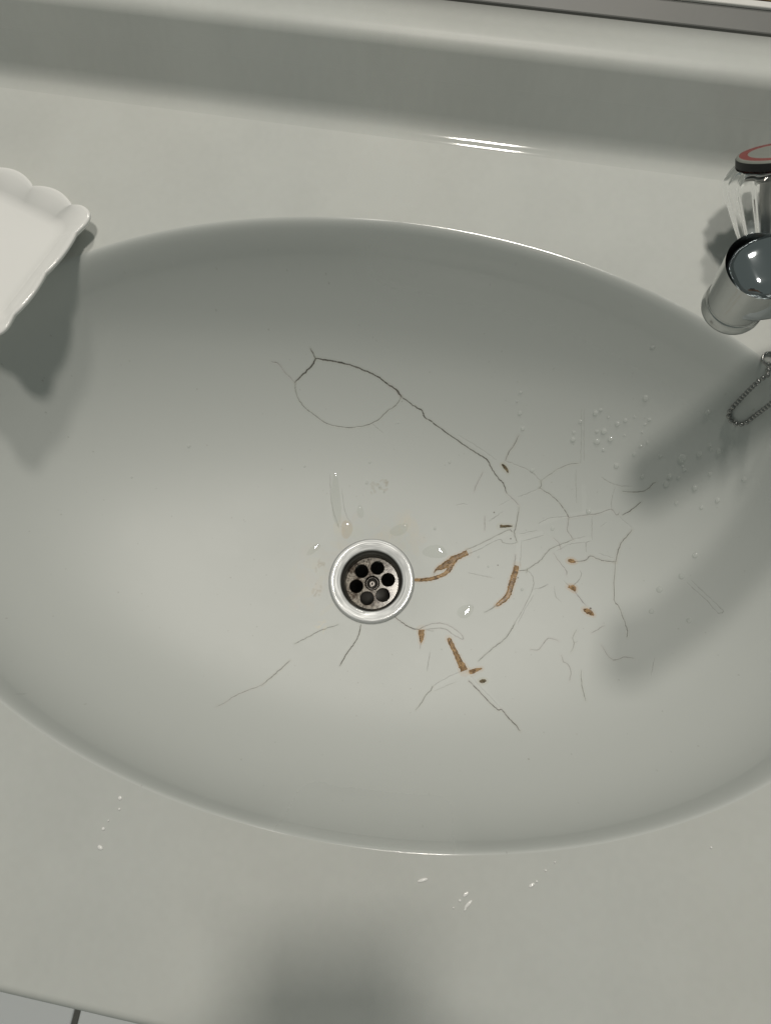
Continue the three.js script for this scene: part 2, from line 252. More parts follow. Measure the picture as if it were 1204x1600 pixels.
// ---------------------------------------------------------------- materials
const TX = [-0.32, 0.32, -0.21, 0.21], TW = 2048, TH = 1344;
function wander(pts, step, amp) {   // a slightly irregular line through the points
  const c = new THREE.CatmullRomCurve3(pts.map(([x, z]) => new THREE.Vector3(x, 0, z)), false, 'centripetal', 0.5);
  const n = Math.max(2, Math.round(c.getLength() / step)), out = [];
  for (let i = 0; i <= n; i++) { const p = c.getPoint(i / n); const k = i === 0 || i === n ? 0 : amp; out.push([p.x + (rnd() - 0.5) * k, p.z + (rnd() - 0.5) * k]); }
  return out;
}
function crackCanvases() {
  const cv = document.createElement('canvas'), bv = document.createElement('canvas'), rv = document.createElement('canvas');
  for (const c of [cv, bv, rv]) { c.width = TW; c.height = TH; }
  const g = cv.getContext('2d'), b = bv.getContext('2d'), r = rv.getContext('2d');
  const X = (x) => ((x / 1000 - TX[0]) / (TX[1] - TX[0])) * TW, Z = (z) => ((z / 1000 - TX[2]) / (TX[3] - TX[2])) * TH, S = TW / ((TX[1] - TX[0]) * 1000);
  g.fillStyle = BASE_CSS; g.fillRect(0, 0, TW, TH);
  b.fillStyle = 'rgb(160,160,160)'; b.fillRect(0, 0, TW, TH);
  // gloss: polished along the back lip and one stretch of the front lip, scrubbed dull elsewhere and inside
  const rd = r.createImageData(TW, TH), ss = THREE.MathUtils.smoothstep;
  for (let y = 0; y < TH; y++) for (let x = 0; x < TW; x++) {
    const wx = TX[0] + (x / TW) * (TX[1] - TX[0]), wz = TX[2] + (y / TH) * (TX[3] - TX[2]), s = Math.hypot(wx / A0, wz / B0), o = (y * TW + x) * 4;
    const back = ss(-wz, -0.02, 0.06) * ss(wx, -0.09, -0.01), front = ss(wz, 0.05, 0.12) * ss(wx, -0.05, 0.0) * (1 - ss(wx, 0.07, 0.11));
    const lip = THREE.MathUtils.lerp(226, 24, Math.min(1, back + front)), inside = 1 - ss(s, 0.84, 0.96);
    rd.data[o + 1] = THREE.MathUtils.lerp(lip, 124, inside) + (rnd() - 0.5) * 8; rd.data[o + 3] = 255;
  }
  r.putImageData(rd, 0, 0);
  // mottling of the worn gel coat
  for (let i = 0; i < 500; i++) {
    const x = rnd() * TW, y = rnd() * TH, q = 12 + rnd() * 70, k = rnd();
    g.fillStyle = k < 0.4 ? 'rgba(196,178,166,0.018)' : k < 0.7 ? 'rgba(176,190,176,0.018)' : 'rgba(150,148,140,0.014)';
    g.beginPath(); g.ellipse(x, y, q, q * (0.4 + rnd() * 0.6), rnd() * 3, 0, 7); g.fill();
  }
  for (let i = 0; i < 900; i++) {   // fine specks
    g.fillStyle = rnd() < 0.55 ? 'rgba(90,86,76,' + (0.04 + rnd() * 0.16) + ')' : 'rgba(225,222,212,' + (0.05 + rnd() * 0.12) + ')';
    g.beginPath(); g.arc(rnd() * TW, rnd() * TH, 0.5 + rnd() * 1.3, 0, 7); g.fill();
  }
  for (let i = 0; i < 260; i++) {   // scouring scratches
    const x = rnd() * TW, y = rnd() * TH, a = rnd() * 3.14, l = 10 + rnd() * 60;
    r.strokeStyle = 'rgba(0,' + (rnd() < 0.5 ? 60 : 200) + ',0,0.35)'; r.lineWidth = 0.8; r.beginPath(); r.moveTo(x, y); r.lineTo(x + Math.cos(a) * l, y + Math.sin(a) * l); r.stroke();
  }
  for (let i = 0; i < 420; i++) {
    const x = rnd() * TW, y = rnd() * TH, q = 8 + rnd() * 60;
    r.fillStyle = 'rgba(0,' + (rnd() < 0.5 ? 90 : 170) + ',0,0.05)'; r.beginPath(); r.ellipse(x, y, q, q * (0.3 + rnd() * 0.7), rnd() * 3, 0, 7); r.fill();
  }
  const path = (c, pts) => { c.beginPath(); pts.forEach(([x, z], i) => (i ? c.lineTo(X(x), Z(z)) : c.moveTo(X(x), Z(z)))); c.stroke(); };
  for (const c of [g, b, r]) { c.lineCap = 'round'; c.lineJoin = 'round'; }
  for (const p of PALE) { g.strokeStyle = 'rgba(222,222,215,0.11)'; g.lineWidth = 3.1 * S; path(g, wander(p, 2, 0.4)); b.strokeStyle = 'rgba(170,170,170,0.6)'; b.lineWidth = 3 * S; path(b, p); }     // filled, whitish strips between double cracks
  for (const k of CRACKS) {
    const line = wander(k.p, 1.6, 0.5), off = line.map(([x, z]) => [x + 0.5, z + 0.45]);
    if (k.s > 0.4) { g.strokeStyle = 'rgba(150,140,122,' + 0.07 * k.s + ')'; g.lineWidth = 3.2 * S; path(g, line); }        // discoloured margin
    g.strokeStyle = 'rgba(206,204,196,' + 0.25 * k.s + ')'; g.lineWidth = 0.5 * S; path(g, off);                              // pale lifted edge
    for (let i = 0; i < line.length - 1; i++) {                                                                                 // the crack, dark in places
      const ends = Math.min(1, (Math.min(i, line.length - 2 - i) + 1.2) / 3), f = k.s * (0.62 + 0.38 * rnd()) * (0.55 + 0.45 * ends);
      g.strokeStyle = 'rgba(54,50,43,' + Math.min(1, f * 0.95) + ')'; g.lineWidth = (k.s < 0.8 ? 0.68 : 0.86) * k.w * S * (0.65 + 0.5 * rnd()) * (0.6 + 0.4 * ends);
      path(g, [line[i], line[i + 1]]);
    }
    b.strokeStyle = 'rgba(30,30,30,' + Math.min(1, 0.3 + 0.7 * k.s) + ')'; b.lineWidth = 0.8 * k.w * S; path(b, line);
    b.strokeStyle = 'rgba(205,205,205,' + 0.5 * k.s + ')'; b.lineWidth = 0.6 * S; path(b, off);
  }
  // stains: pale rust and lime round the chips, the drip by the drain
  for (const c of CHIPS) for (const [x, z, w] of c.p) {
    g.fillStyle = c.dark ? 'rgba(150,128,92,0.06)' : 'rgba(188,138,84,0.075)';
    g.beginPath(); g.arc(X(x), Z(z), (w / 2 + 1.6) * S, 0, 7); g.fill();
  }
  for (let i = 0; i < 46; i++) {    // greyish dregs left of and above the drain
    const [cx, cz] = [[-42, 20], [-12, -47], [-5, -50], [-31, 65], [-40, 40]][i % 5];
    g.fillStyle = i % 5 === 3 ? 'rgba(214,204,174,0.16)' : 'rgba(134,118,90,0.13)';
    g.beginPath(); g.ellipse(X(cx + (rnd() - 0.5) * 7), Z(cz + (rnd() - 0.5) * 9), (0.6 + rnd() * 2) * S, (0.4 + rnd()) * S, rnd() * 3, 0, 7); g.fill();
  }
  for (let i = 0; i < 70; i++) {    // beige stain and painted warm sheen round the drain
    const a = 2.4 + rnd() * 3.0, d = 36 + rnd() * 26;
    g.fillStyle = 'rgba(212,190,158,' + (0.025 + rnd() * 0.03) + ')';
    g.beginPath(); g.ellipse(X(Math.cos(a) * d), Z(27 + Math.sin(a) * d * 0.95), (2 + rnd() * 7) * S, (1.5 + rnd() * 4) * S, rnd() * 3, 0, 7); g.fill();
  }
  for (const [x, z, q] of [[97.9, -24.7, 0.5], [107.6, 3.6, 0.5], [161.5, 18.5, 0.7], [82.5, -42.5, 0.5], [91.6, -3.4, 0.45]]) { g.fillStyle = 'rgba(60,52,44,0.75)'; g.beginPath(); g.arc(X(x), Z(z), q * S, 0, 7); g.fill(); }
  const tex = (c, srgb) => { const t = new THREE.CanvasTexture(c); if (srgb) t.colorSpace = THREE.SRGBColorSpace; t.magFilter = THREE.LinearFilter; return t; };
  return [tex(cv, true), tex(bv), tex(rv)];
}
const BASE_CSS = 'rgb(192,195,192)', BASE = new THREE.Color(BASE_CSS);
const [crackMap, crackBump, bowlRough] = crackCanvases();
const speckle = noiseTexture(512, (u, v) => {
  const n = 0.5 * vnoise(u * 8, v * 8, 8) + 0.3 * vnoise(u * 24, v * 24, 24) + 0.2 * vnoise(u * 160, v * 160, 160);
  const k = 0.955 + 0.06 * n, w = (vnoise(u * 6 + 3, v * 6, 6) - 0.5) * 0.005;
  return [k * (1 + w), k, k * (1 - w)].map((x) => Math.min(1, x));
}, true);
const deckRough = noiseTexture(512, (u, v) => 0.74 + 0.16 * vnoise(u * 10, v * 10, 10) + 0.1 * vnoise(u * 60, v * 60, 60));
const splashRough = (() => {      // polished in the cove, wiped duller on top
  const d = new Uint8Array(1024 * 4 * 4);
  for (let y = 0; y < 1024; y++) for (let x = 0; x < 4; x++) { const z = 0.62 - ((y + 0.5) / 1024) * 1.24, o = (y * 4 + x) * 4; d[o + 1] = THREE.MathUtils.lerp(115, 17, THREE.MathUtils.smoothstep(z, -0.285, -0.272)); d[o + 3] = 255; }
  const t = new THREE.DataTexture(d, 4, 1024); t.magFilter = THREE.LinearFilter; t.needsUpdate = true; return t;
})();
for (const t of [speckle, deckRough]) t.repeat.set(2.4, 2.4);
const M = {
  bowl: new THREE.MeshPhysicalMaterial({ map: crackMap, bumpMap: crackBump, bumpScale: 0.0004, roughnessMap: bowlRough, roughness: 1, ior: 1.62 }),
  deck: new THREE.MeshPhysicalMaterial({ color: BASE.clone().multiply(new THREE.Color().setRGB(1.046, 1.035, 1.022)), map: speckle, roughnessMap: deckRough, roughness: 0.82, ior: 1.5 }),
  lip: new THREE.MeshPhysicalMaterial({ color: BASE.clone().multiply(new THREE.Color().setRGB(1.046, 1.035, 1.022)), map: speckle, roughnessMap: splashRough, roughness: 1, ior: 1.5 }),
  gap: new THREE.MeshStandardMaterial({ color: new THREE.Color().setRGB(0.03, 0.026, 0.02), roughness: 0.9 }),
  chrome: new THREE.MeshStandardMaterial({ color: new THREE.Color().setRGB(0.46, 0.49, 0.51), metalness: 1, roughness: 0.08 }),
  darkChrome: new THREE.MeshStandardMaterial({ color: new THREE.Color().setRGB(0.33, 0.33, 0.32), metalness: 1, roughness: 0.3 }),
  satin: new THREE.MeshStandardMaterial({ color: new THREE.Color().setRGB(0.52, 0.53, 0.52), metalness: 1, roughness: 0.2 }),
  black: new THREE.MeshStandardMaterial({ color: new THREE.Color().setRGB(0.012, 0.012, 0.012), roughness: 0.6 }),
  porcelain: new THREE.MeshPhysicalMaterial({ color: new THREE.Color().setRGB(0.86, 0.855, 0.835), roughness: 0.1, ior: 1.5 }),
  film: new THREE.MeshPhysicalMaterial({ color: 0xffffff, roughness: 0.02, transmission: 1, thickness: 0, ior: 1.33 }),
  puddle: new THREE.MeshPhysicalMaterial({ color: new THREE.Color().setRGB(0.97, 0.975, 0.965), roughness: 0.02, transmission: 0.97, thickness: 0, ior: 1.33 }),
  drop: new THREE.MeshPhysicalMaterial({ color: new THREE.Color().setRGB(0.95, 0.96, 0.95), roughness: 0.03, transmission: 0.78, thickness: 0, ior: 1.33 }),
  water: new THREE.MeshPhysicalMaterial({ color: 0xffffff, roughness: 0.02, transmission: 1, thickness: 0.002, ior: 1.33 }),
};

// ---------------------------------------------------------------- the vanity top: deck, backsplash, bowl
const X0 = -0.62, X1 = 0.62, Z_BACK = -0.2545, Z_FRONT = 0.2875;
const vanity = thing('vanity_top', 'grey moulded vanity top with oval basin, low backsplash and cracked rusty bowl', 'sink');
const N = 320, GROW = 0.0046, growAt = (a) => GROW - 0.0008 * Math.sin(a);
{
  const shape = new THREE.Shape([[X0, -Z_BACK], [X1, -Z_BACK], [X1, -Z_FRONT], [X0, -Z_FRONT]].map(([x, y]) => new THREE.Vector2(x, y)));
  const hole = [];
  for (let i = 0; i < N; i++) { const p = bowlPoint(1, (i / N) * Math.PI * 2, growAt((i / N) * Math.PI * 2)); hole.push(new THREE.Vector2(p.x, -p.z)); }
  shape.holes.push(new THREE.Path(hole));
  const g = new THREE.ShapeGeometry(shape); g.rotateX(-Math.PI / 2);
  planUV(g, -0.62, 0.62, -0.62, 0.62);
  // the rounded front edge belongs to the deck
  const prof = [];
  for (let k = 0; k <= 12; k++) { const a = (k / 12) * Math.PI / 2; prof.push([Z_FRONT + 0.0055 * Math.sin(a), -0.0055 + 0.0055 * Math.cos(a)]); }
  prof.push([Z_FRONT + 0.0055, -0.037], [Z_FRONT + 0.0035, -0.04], [Z_FRONT - 0.06, -0.04]);
  const nose = grid([X0, X1].map((x) => prof.map(([z, y]) => new THREE.Vector3(x, y, z))).reverse());
  planUV(nose, -0.62, 0.62, -0.62, 0.62);
  part('deck', mergeGeometries([g.toNonIndexed(), nose.toNonIndexed()]), M.deck, vanity);
}
{
  const prof = [], r = 0.017, tilt = 1.1, R = 0.012, yt = 0.0425;      // a sloping upstand, coved below and rounded above
  for (let k = 0; k <= 16; k++) { const a = (k / 16) * tilt; prof.push([Z_BACK - r * Math.sin(a), r - r * Math.cos(a)]); }
  const [zf, yf] = prof.at(-1), zt = zf - (yt - yf) / Math.tan(tilt);
  for (let k = 0; k <= 12; k++) { const a = tilt - (k / 12) * tilt; prof.push([zt - R * (Math.sin(tilt) - Math.sin(a)), yt + R * (Math.cos(a) - Math.cos(tilt))]); }
  prof.push([-0.3205, prof.at(-1)[1]], [-0.3205, -0.03]);
  const rows = prof.map(([z, y]) => [X0, X1].map((x) => new THREE.Vector3(x, y, z)));
  const g = grid(rows);
  planUV(g, -0.62, 0.62, -0.62, 0.62);
  part('backsplash', g, M.lip, vanity);
}
let bowl;
{
  const rows = [], lipRows = [], S0 = 0.98;
  for (let k = 0; k <= 14; k++) {
    const t = k / 14, row = [];
    for (let i = 0; i < N; i++) {
      const a = (i / N) * Math.PI * 2, A = bowlPoint(1, a, growAt(a)), C = bowlPoint(S0, a), B = bowlPoint(1, a, 0.0004); B.y = -0.0004;
      row.push(new THREE.Vector3().addScaledVector(A, (1 - t) ** 2).addScaledVector(B, 2 * t * (1 - t)).addScaledVector(C, t * t));
    }
    lipRows.push(row);
  }
  for (let k = 0; k <= 90; k++) {
    const s = THREE.MathUtils.lerp(S0, 0.2, k / 90), row = [];
    for (let i = 0; i < N; i++) row.push(bowlPoint(s, (i / N) * Math.PI * 2));
    rows.push(row);
  }
  const last = rows.at(-1);
  for (let k = 1; k <= 14; k++) rows.push(last.map((p, i) => {      // blends into the round hole under the drain flange
    const a = (i / N) * Math.PI * 2, t = k / 14, e = t * (2 - t), x = THREE.MathUtils.lerp(p.x, Math.cos(a) * 0.0245, e), z = THREE.MathUtils.lerp(p.z, DRAIN_Z + Math.sin(a) * 0.0245, e);
    return new THREE.Vector3(x, bowlY(x, z), z);
  }));
  const g = grid([...lipRows, ...rows.slice(1)].map((r) => r.slice().reverse()), true);
  planUV(g, ...TX);
  bowl = part('bowl', g, M.bowl, vanity);
}
// chips: flaked strips with rusty ground, a little proud of the coat round them
const rustMap = (dark, salt) => noiseTexture(128, (u, v) => {
  const a = vnoise(u * 7 + salt, v * 7, 7), b = vnoise(u * 26, v * 26 + salt, 26), c = vnoise(u * 60, v * 60, 60);
  const k = 0.55 * a + 0.3 * b + 0.15 * c, lo = dark ? [0.33, 0.29, 0.21] : [0.55, 0.435, 0.31], hi = dark ? [0.60, 0.54, 0.42] : [0.82, 0.675, 0.49];
  const pit = b > 0.72 ? 0.62 : 1;
  return lo.map((l, i) => (l + (hi[i] - l) * Math.min(1, Math.max(0, (k - 0.25) * 1.9))) * pit);
}, true);
const rustBump = noiseTexture(128, (u, v) => 0.5 * vnoise(u * 16, v * 16, 16) + 0.5 * vnoise(u * 40, v * 40, 40));
const rust = [0, 1].map((d) => new THREE.MeshPhysicalMaterial({ map: rustMap(d, d * 3 + 1), bumpMap: rustBump, bumpScale: 0.0014, roughness: 0.55, clearcoat: 0.12, clearcoatRoughness: 0.2 }));
for (const c of CHIPS) {
  const curve = new THREE.CatmullRomCurve3(c.p.map(([x, z, w]) => new THREE.Vector3(x / 1000, w / 1000, z / 1000)), false, 'centripetal');
  const n = Math.max(8, Math.round(curve.getLength() / 0.0009)), rows = [], uv = [];
  for (let i = 0; i <= n; i++) {
    const p = curve.getPoint(i / n), t = curve.getTangent(i / n); t.y = 0; t.normalize();
    const side = new THREE.Vector3(-t.z, 0, t.x), w = p.y * 0.57, row = [], j1 = 1 + (rnd() - 0.5) * 0.34, j2 = 1 + (rnd() - 0.5) * 0.34;
    for (let k = 0; k <= 6; k++) {
      const q = (k / 6) * 2 - 1, off = q * w * (q < 0 ? j1 : j2), x = p.x + side.x * off, z = p.z + side.z * off;
      row.push(onBowl(x, z, Math.abs(q) > 0.99 ? -0.0002 : 0.00022));
      uv.push(x * 70, z * 70);
    }
    rows.push(row);
  }
  const g = grid(rows); g.setAttribute('uv', new THREE.Float32BufferAttribute(uv, 2));
  part('coating_chip', g, rust[c.dark], bowl, c.label);
}

// ---------------------------------------------------------------- drain
{
  const y0 = -DEPTH - 0.0002, drain = thing('sink_drain', 'round brushed steel sink drain with six-hole strainer in the bottom of the basin', 'drain', [-0.0004, y0, 0.0243]);
  const n = bowlNormal(0.0, 0.027);
  const steelRough = noiseTexture(256, (u, v) => 0.42 + 0.3 * vnoise(u * 4, v * 120, 120) + 0.2 * vnoise(u * 30, v * 30, 30));
  const steel = new THREE.MeshPhysicalMaterial({ color: new THREE.Color().setRGB(0.56, 0.57, 0.57), metalness: 0.8, roughness: 0.88, roughnessMap: steelRough, bumpMap: steelRough, bumpScale: 0.00009, clearcoat: 0.35, clearcoatRoughness: 0.07 });
  const cupSteel = new THREE.MeshStandardMaterial({ color: new THREE.Color().setRGB(0.34, 0.34, 0.325), metalness: 1, roughness: 0.38 });
  const lathe = (pts) => new THREE.LatheGeometry(pts.map(([r, y]) => new THREE.Vector2(r, y)), 96);
  part('flange', lathe([[0.0234, -0.0010], [0.0237, -0.0003], [0.0244, 0.0000], [0.0285, 0.0007], [0.0307, 0.0009], [0.0318, 0.0006], [0.0325, -0.0001], [0.0328, -0.001], [0.0328, -0.004]].reverse()), steel, drain);
  const cup = part('drain_cup', lathe([[0.0180, -0.0160], [0.0200, -0.0150], [0.0206, -0.012], [0.0208, -0.0068], [0.0211, -0.0058], [0.0214, -0.0050], [0.0218, -0.0045], [0.0225, -0.0033], [0.0231, -0.0018], [0.0234, -0.0010]].reverse()), cupSteel, drain);
  const sh = new THREE.Shape(); sh.absarc(0, 0, 0.0202, 0, Math.PI * 2);
  for (let k = 0; k < 6; k++) { const a = (k / 6) * Math.PI * 2 + 1.43, h = new THREE.Path(); h.absarc(Math.cos(a) * 0.0125, Math.sin(a) * 0.0125, 0.0056, 0, Math.PI * 2, true); sh.holes.push(h); }
  const mid = new THREE.Path(); mid.absarc(0, 0, 0.0060, 0, Math.PI * 2, true); sh.holes.push(mid);
  const grate = new THREE.ExtrudeGeometry(sh, { depth: 0.0012, bevelEnabled: true, bevelThickness: 0.0004, bevelSize: 0.0004, bevelSegments: 2, curveSegments: 40 });
  grate.rotateX(-Math.PI / 2); grate.translate(0, -0.0130, 0);
  const grime = noiseTexture(256, (u, v) => {
    const a = vnoise(u * 9, v * 9, 9), b = vnoise(u * 40, v * 40, 40), k = Math.max(0, Math.min(1, (0.6 * a + 0.4 * b - 0.42) * 3.2));
    return [0.45 - 0.25 * k, 0.43 - 0.27 * k, 0.40 - 0.28 * k];
  }, true);
  const gu = grate.attributes.position, uv = new Float32Array(gu.count * 2);
  for (let i = 0; i < gu.count; i++) { uv[2 * i] = gu.getX(i) * 24 + 0.5; uv[2 * i + 1] = gu.getZ(i) * 24 + 0.5; }
  grate.setAttribute('uv', new THREE.BufferAttribute(uv, 2));
  const grimeBump = rustBump;
  part('strainer', grate, new THREE.MeshPhysicalMaterial({ map: grime, metalness: 0.75, roughness: 0.5, bumpMap: grimeBump, bumpScale: 0.0007, clearcoat: 0.15, clearcoatRoughness: 0.1 }), drain, 'dirty pinkish steel strainer plate with six round holes');
  const screw = lathe([[0.0054, -0.020], [0.0054, -0.0142], [0.0050, -0.0136], [0.0042, -0.0134], [0.0034, -0.0142], [0.0018, -0.0148], [0, -0.0144]].reverse());
  part('screw', screw, new THREE.MeshStandardMaterial({ color: new THREE.Color().setRGB(0.05, 0.045, 0.04), metalness: 0.6, roughness: 0.25 }), drain);
  part('pipe', lathe([[0.0001, -0.075], [0.0185, -0.075], [0.0188, -0.0160]].reverse()), new THREE.MeshStandardMaterial({ color: new THREE.Color().setRGB(0.09, 0.088, 0.08), roughness: 0.5 }), drain);
  drain.quaternion.setFromUnitVectors(new THREE.Vector3(0, 1, 0), new THREE.Vector3(n.x * 0.6, 1, n.z * 0.6).normalize());
}

// ---------------------------------------------------------------- faucet
{
  const B = new THREE.Vector3(0.268, 0, -0.156), tip = new THREE.Vector3(...TIP);
  const f = thing('faucet', 'chrome basin mixer with short blunt spout and clear fluted knobs at the right back corner', 'faucet', [B.x, 0, B.z]);
  const L = (x, y, z) => new THREE.Vector3(x - B.x, y, z - B.z);
  const lathe = (pts, n = 64) => new THREE.LatheGeometry(pts.map(([r, y]) => new THREE.Vector2(r, y)), n);
  part('base', lathe([[0, 0.052], [0.016, 0.052], [0.0185, 0.049], [0.0195, 0.044], [0.0205, 0.012], [0.026, 0.0065], [0.0275, 0.004], [0.0275, 0.0004]].reverse()), M.chrome, f);
  // spout: a bar that rises from the body and ends in a broad flat-topped head
  const dir = new THREE.Vector3(tip.x - B.x, 0, tip.z - B.z), len = dir.length(); dir.normalize();
  const side = new THREE.Vector3(-dir.z, 0, dir.x), rows = [];
  const sec = [[-0.004, 0.035, 0.018, 0.014], [0.015, 0.063, 0.0178, 0.014], [0.040, 0.092, 0.0176, 0.0125], [0.070, 0.107, 0.0174, 0.0150], [len - 0.012, 0.1150, 0.0172, 0.0160], [len - 0.001, 0.1165, 0.0164, 0.0152], [len + 0.006, 0.1170, 0.0142, 0.0134], [len + 0.0105, 0.1170, 0.0104, 0.0106], [len + 0.013, 0.1168, 0.0056, 0.0064], [len + 0.0138, 0.1168, 0.0003, 0.0003]];
  const cs = new THREE.CatmullRomCurve3(sec.map((s) => new THREE.Vector3(s[0], s[1], 0))), cw = new THREE.CatmullRomCurve3(sec.map((s) => new THREE.Vector3(s[2], s[3], 0)));
  for (let k = 0; k <= 60; k++) {
    const p = cs.getPoint(k / 60), w = cw.getPoint(k / 60), row = [], tan = cs.getTangent(k / 60), up = new THREE.Vector3(0, 1, 0).multiplyScalar(tan.x).addScaledVector(dir, -tan.y).normalize();
    for (let i = 0; i < 48; i++) {
      const a = (i / 48) * Math.PI * 2, c = Math.cos(a), s = Math.sin(a), e = 0.55;
      const px = Math.sign(c) * Math.pow(Math.abs(c), e) * w.x, py = Math.sign(s) * Math.pow(Math.abs(s), e) * w.y;
      row.push(new THREE.Vector3(0, p.y, 0).addScaledVector(dir, p.x).addScaledVector(side, px).addScaledVector(up, py));
    }
    rows.push(row);
  }
  part('spout', grid(rows, true), M.chrome, f);
  const nz = lathe([[0.0108, -0.026], [0.0132, -0.0258], [0.0136, -0.024], [0.0134, -0.0195], [0.0128, -0.0188], [0.0126, -0.0182], [0.0128, -0.0176], [0.0136, -0.010], [0.0156, 0.012]].reverse());
  nz.scale(1.08, 1, 1.08);
  const nm = part('nozzle', nz, M.satin, f); nm.position.copy(L(tip.x, tip.y + 0.026, tip.z));
  const aer = lathe([[0, -0.0235], [0.0106, -0.0235], [0.0108, -0.026]]);
  const am = part('aerator', aer, M.black, f); am.position.copy(nm.position);
  // knobs
  const acrylic = new THREE.MeshPhysicalMaterial({ color: 0xffffff, roughness: 0.05, transmission: 1, thickness: 0.02, ior: 1.36 });
  const fluted = (pts, flutes, depth) => {
    const rr = [], n = flutes * 10;
    for (const [r, y, d] of pts) { const row = []; for (let i = 0; i < n; i++) { const a = (i / n) * Math.PI * 2, q = r - depth * d * (0.5 - 0.5 * Math.cos(a * flutes)); row.push(new THREE.Vector3(Math.cos(a) * q, y, Math.sin(a) * q)); } rr.push(row); }
    return grid(rr.reverse(), true);
  };
  const ringTex = (css) => { const c = document.createElement('canvas'); c.width = c.height = 256; const g = c.getContext('2d'); g.fillStyle = '#8d8f88'; g.fillRect(0, 0, 256, 256); g.strokeStyle = css; g.lineWidth = 28; g.beginPath(); g.arc(128, 128, 104, 0, 7); g.stroke(); const t = new THREE.CanvasTexture(c); t.colorSpace = THREE.SRGBColorSpace; return t; };
  for (const [kx, ky, kz, C, css, lab] of [
    [-0.30, 0.74, -0.60, KNOB, '#8a2f2b', 'hot tap knob with a red ring round its cap'],
    [0.52, 0.74, 0.42, [0.330, 0.056, -0.098], '#2b4a9a', undefined]]) {
    const k = new THREE.Vector3(kx, ky, kz).normalize(), q = new THREE.Quaternion().setFromUnitVectors(new THREE.Vector3(0, 1, 0), k);
    const knob = part('knob', fluted([[0.001, 0.0005, 0], [0.0195, 0.0005, 0], [0.0215, -0.001, 0.3], [0.0248, -0.0045, 0.9], [0.0256, -0.008, 1], [0.0248, -0.012, 1], [0.0215, -0.024, 1], [0.0185, -0.034, 0.9], [0.0165, -0.040, 0.5], [0.0155, -0.042, 0], [0.001, -0.042, 0]], 16, 0.0022), acrylic, f, lab);
    knob.position.copy(L(...C)); knob.quaternion.copy(q); knob.scale.setScalar(1.1);
    const cap = lathe([[0, 0.0058], [0.0175, 0.0058], [0.0187, 0.0054], [0.0192, 0.0046]].reverse(), 64);
    const cp = cap.attributes.position, cu = new Float32Array(cp.count * 2);
    for (let i = 0; i < cp.count; i++) { cu[2 * i] = 0.5 + cp.getX(i) / 0.0384; cu[2 * i + 1] = 0.5 + cp.getZ(i) / 0.0384; }
    cap.setAttribute('uv', new THREE.BufferAttribute(cu, 2));
    part('cap', cap, new THREE.MeshPhysicalMaterial({ map: ringTex(css), roughness: 0.25, metalness: 0.2 }), knob);
    part('cap_band', lathe([[0.0191, 0.0046], [0.0194, 0.0042], [0.0194, 0.0007]].reverse(), 64), M.black, knob);
    part('stem', lathe([[0, -0.001], [0.0185, -0.001], [0.0185, -0.0035], [0.0095, -0.0065], [0.008, -0.041], [0, -0.041]].reverse(), 32), M.darkChrome, knob);
    // valve body from under the knob into the deck
    const foot = new THREE.Vector3(...C).addScaledVector(k, -0.043), P0 = L(foot.x, foot.y, foot.z), P1 = P0.clone().addScaledVector(k, -0.012);
    const body = new THREE.TubeGeometry(new THREE.CatmullRomCurve3([P0, P1, new THREE.Vector3(P1.x * 0.6, 0.018, P1.z * 0.6), new THREE.Vector3(0, 0.022, 0)]), 32, 0.0125, 32);
    part('valve_arm', body, M.chrome, f);
    const skirt = lathe([[0.0125, -0.006], [0.0165, -0.004], [0.0168, 0], [0.001, 0.001]].reverse(), 48), sk = part('collar', skirt, M.chrome, f); sk.position.copy(P0); sk.quaternion.copy(q);
  }
}

// ---------------------------------------------------------------- plug chain
{
  const pts = CHAIN.map(([x, z]) => [x / 1000, z / 1000]);
  const c0 = onBowl(...pts[0], 0.002), ch = thing('plug_chain', 'steel ball chain looped down the right back wall of the basin below the faucet', 'chain', [c0.x, c0.y, c0.z]);
  const metal = new THREE.MeshStandardMaterial({ color: new THREE.Color().setRGB(0.34, 0.34, 0.33), metalness: 1, roughness: 0.26 });
  const curve = new THREE.CatmullRomCurve3(pts.map(([x, z]) => onBowl(x, z, 0.0018)), false, 'centripetal');
  const ball = new THREE.SphereGeometry(0.00155, 14, 10), total = curve.getLength(), pitch = 0.0036, n = Math.floor(total / pitch);
  for (let i = 3; i <= n; i++) { const b = part('bead', ball, metal, ch); b.position.copy(curve.getPointAt((i * pitch) / total)).sub(c0); }
  const link = new THREE.TubeGeometry(new THREE.CatmullRomCurve3(curve.getSpacedPoints(120).slice(8).map((p) => p.clone().sub(c0))), 160, 0.0005, 6);
  part('wire', link, M.darkChrome, ch);
  const ring = new THREE.TorusGeometry(0.0042, 0.0008, 12, 40), rm = part('split_ring', ring, metal, ch);
  const rp = curve.getPointAt(0.055); rm.position.copy(rp).sub(c0); rm.quaternion.setFromUnitVectors(new THREE.Vector3(0, 0, 1), bowlNormal(rp.x, rp.z));
  const clasp = new THREE.TubeGeometry(new THREE.CatmullRomCurve3([new THREE.Vector3(0.0005, 0.002, 0.001), new THREE.Vector3(0.006, 0.004, -0.008), new THREE.Vector3(0.016, 0.007, -0.013), new THREE.Vector3(0.028, 0.010, -0.012)]), 24, 0.0021, 14);
  part('clasp', clasp, M.darkChrome, ch);
}

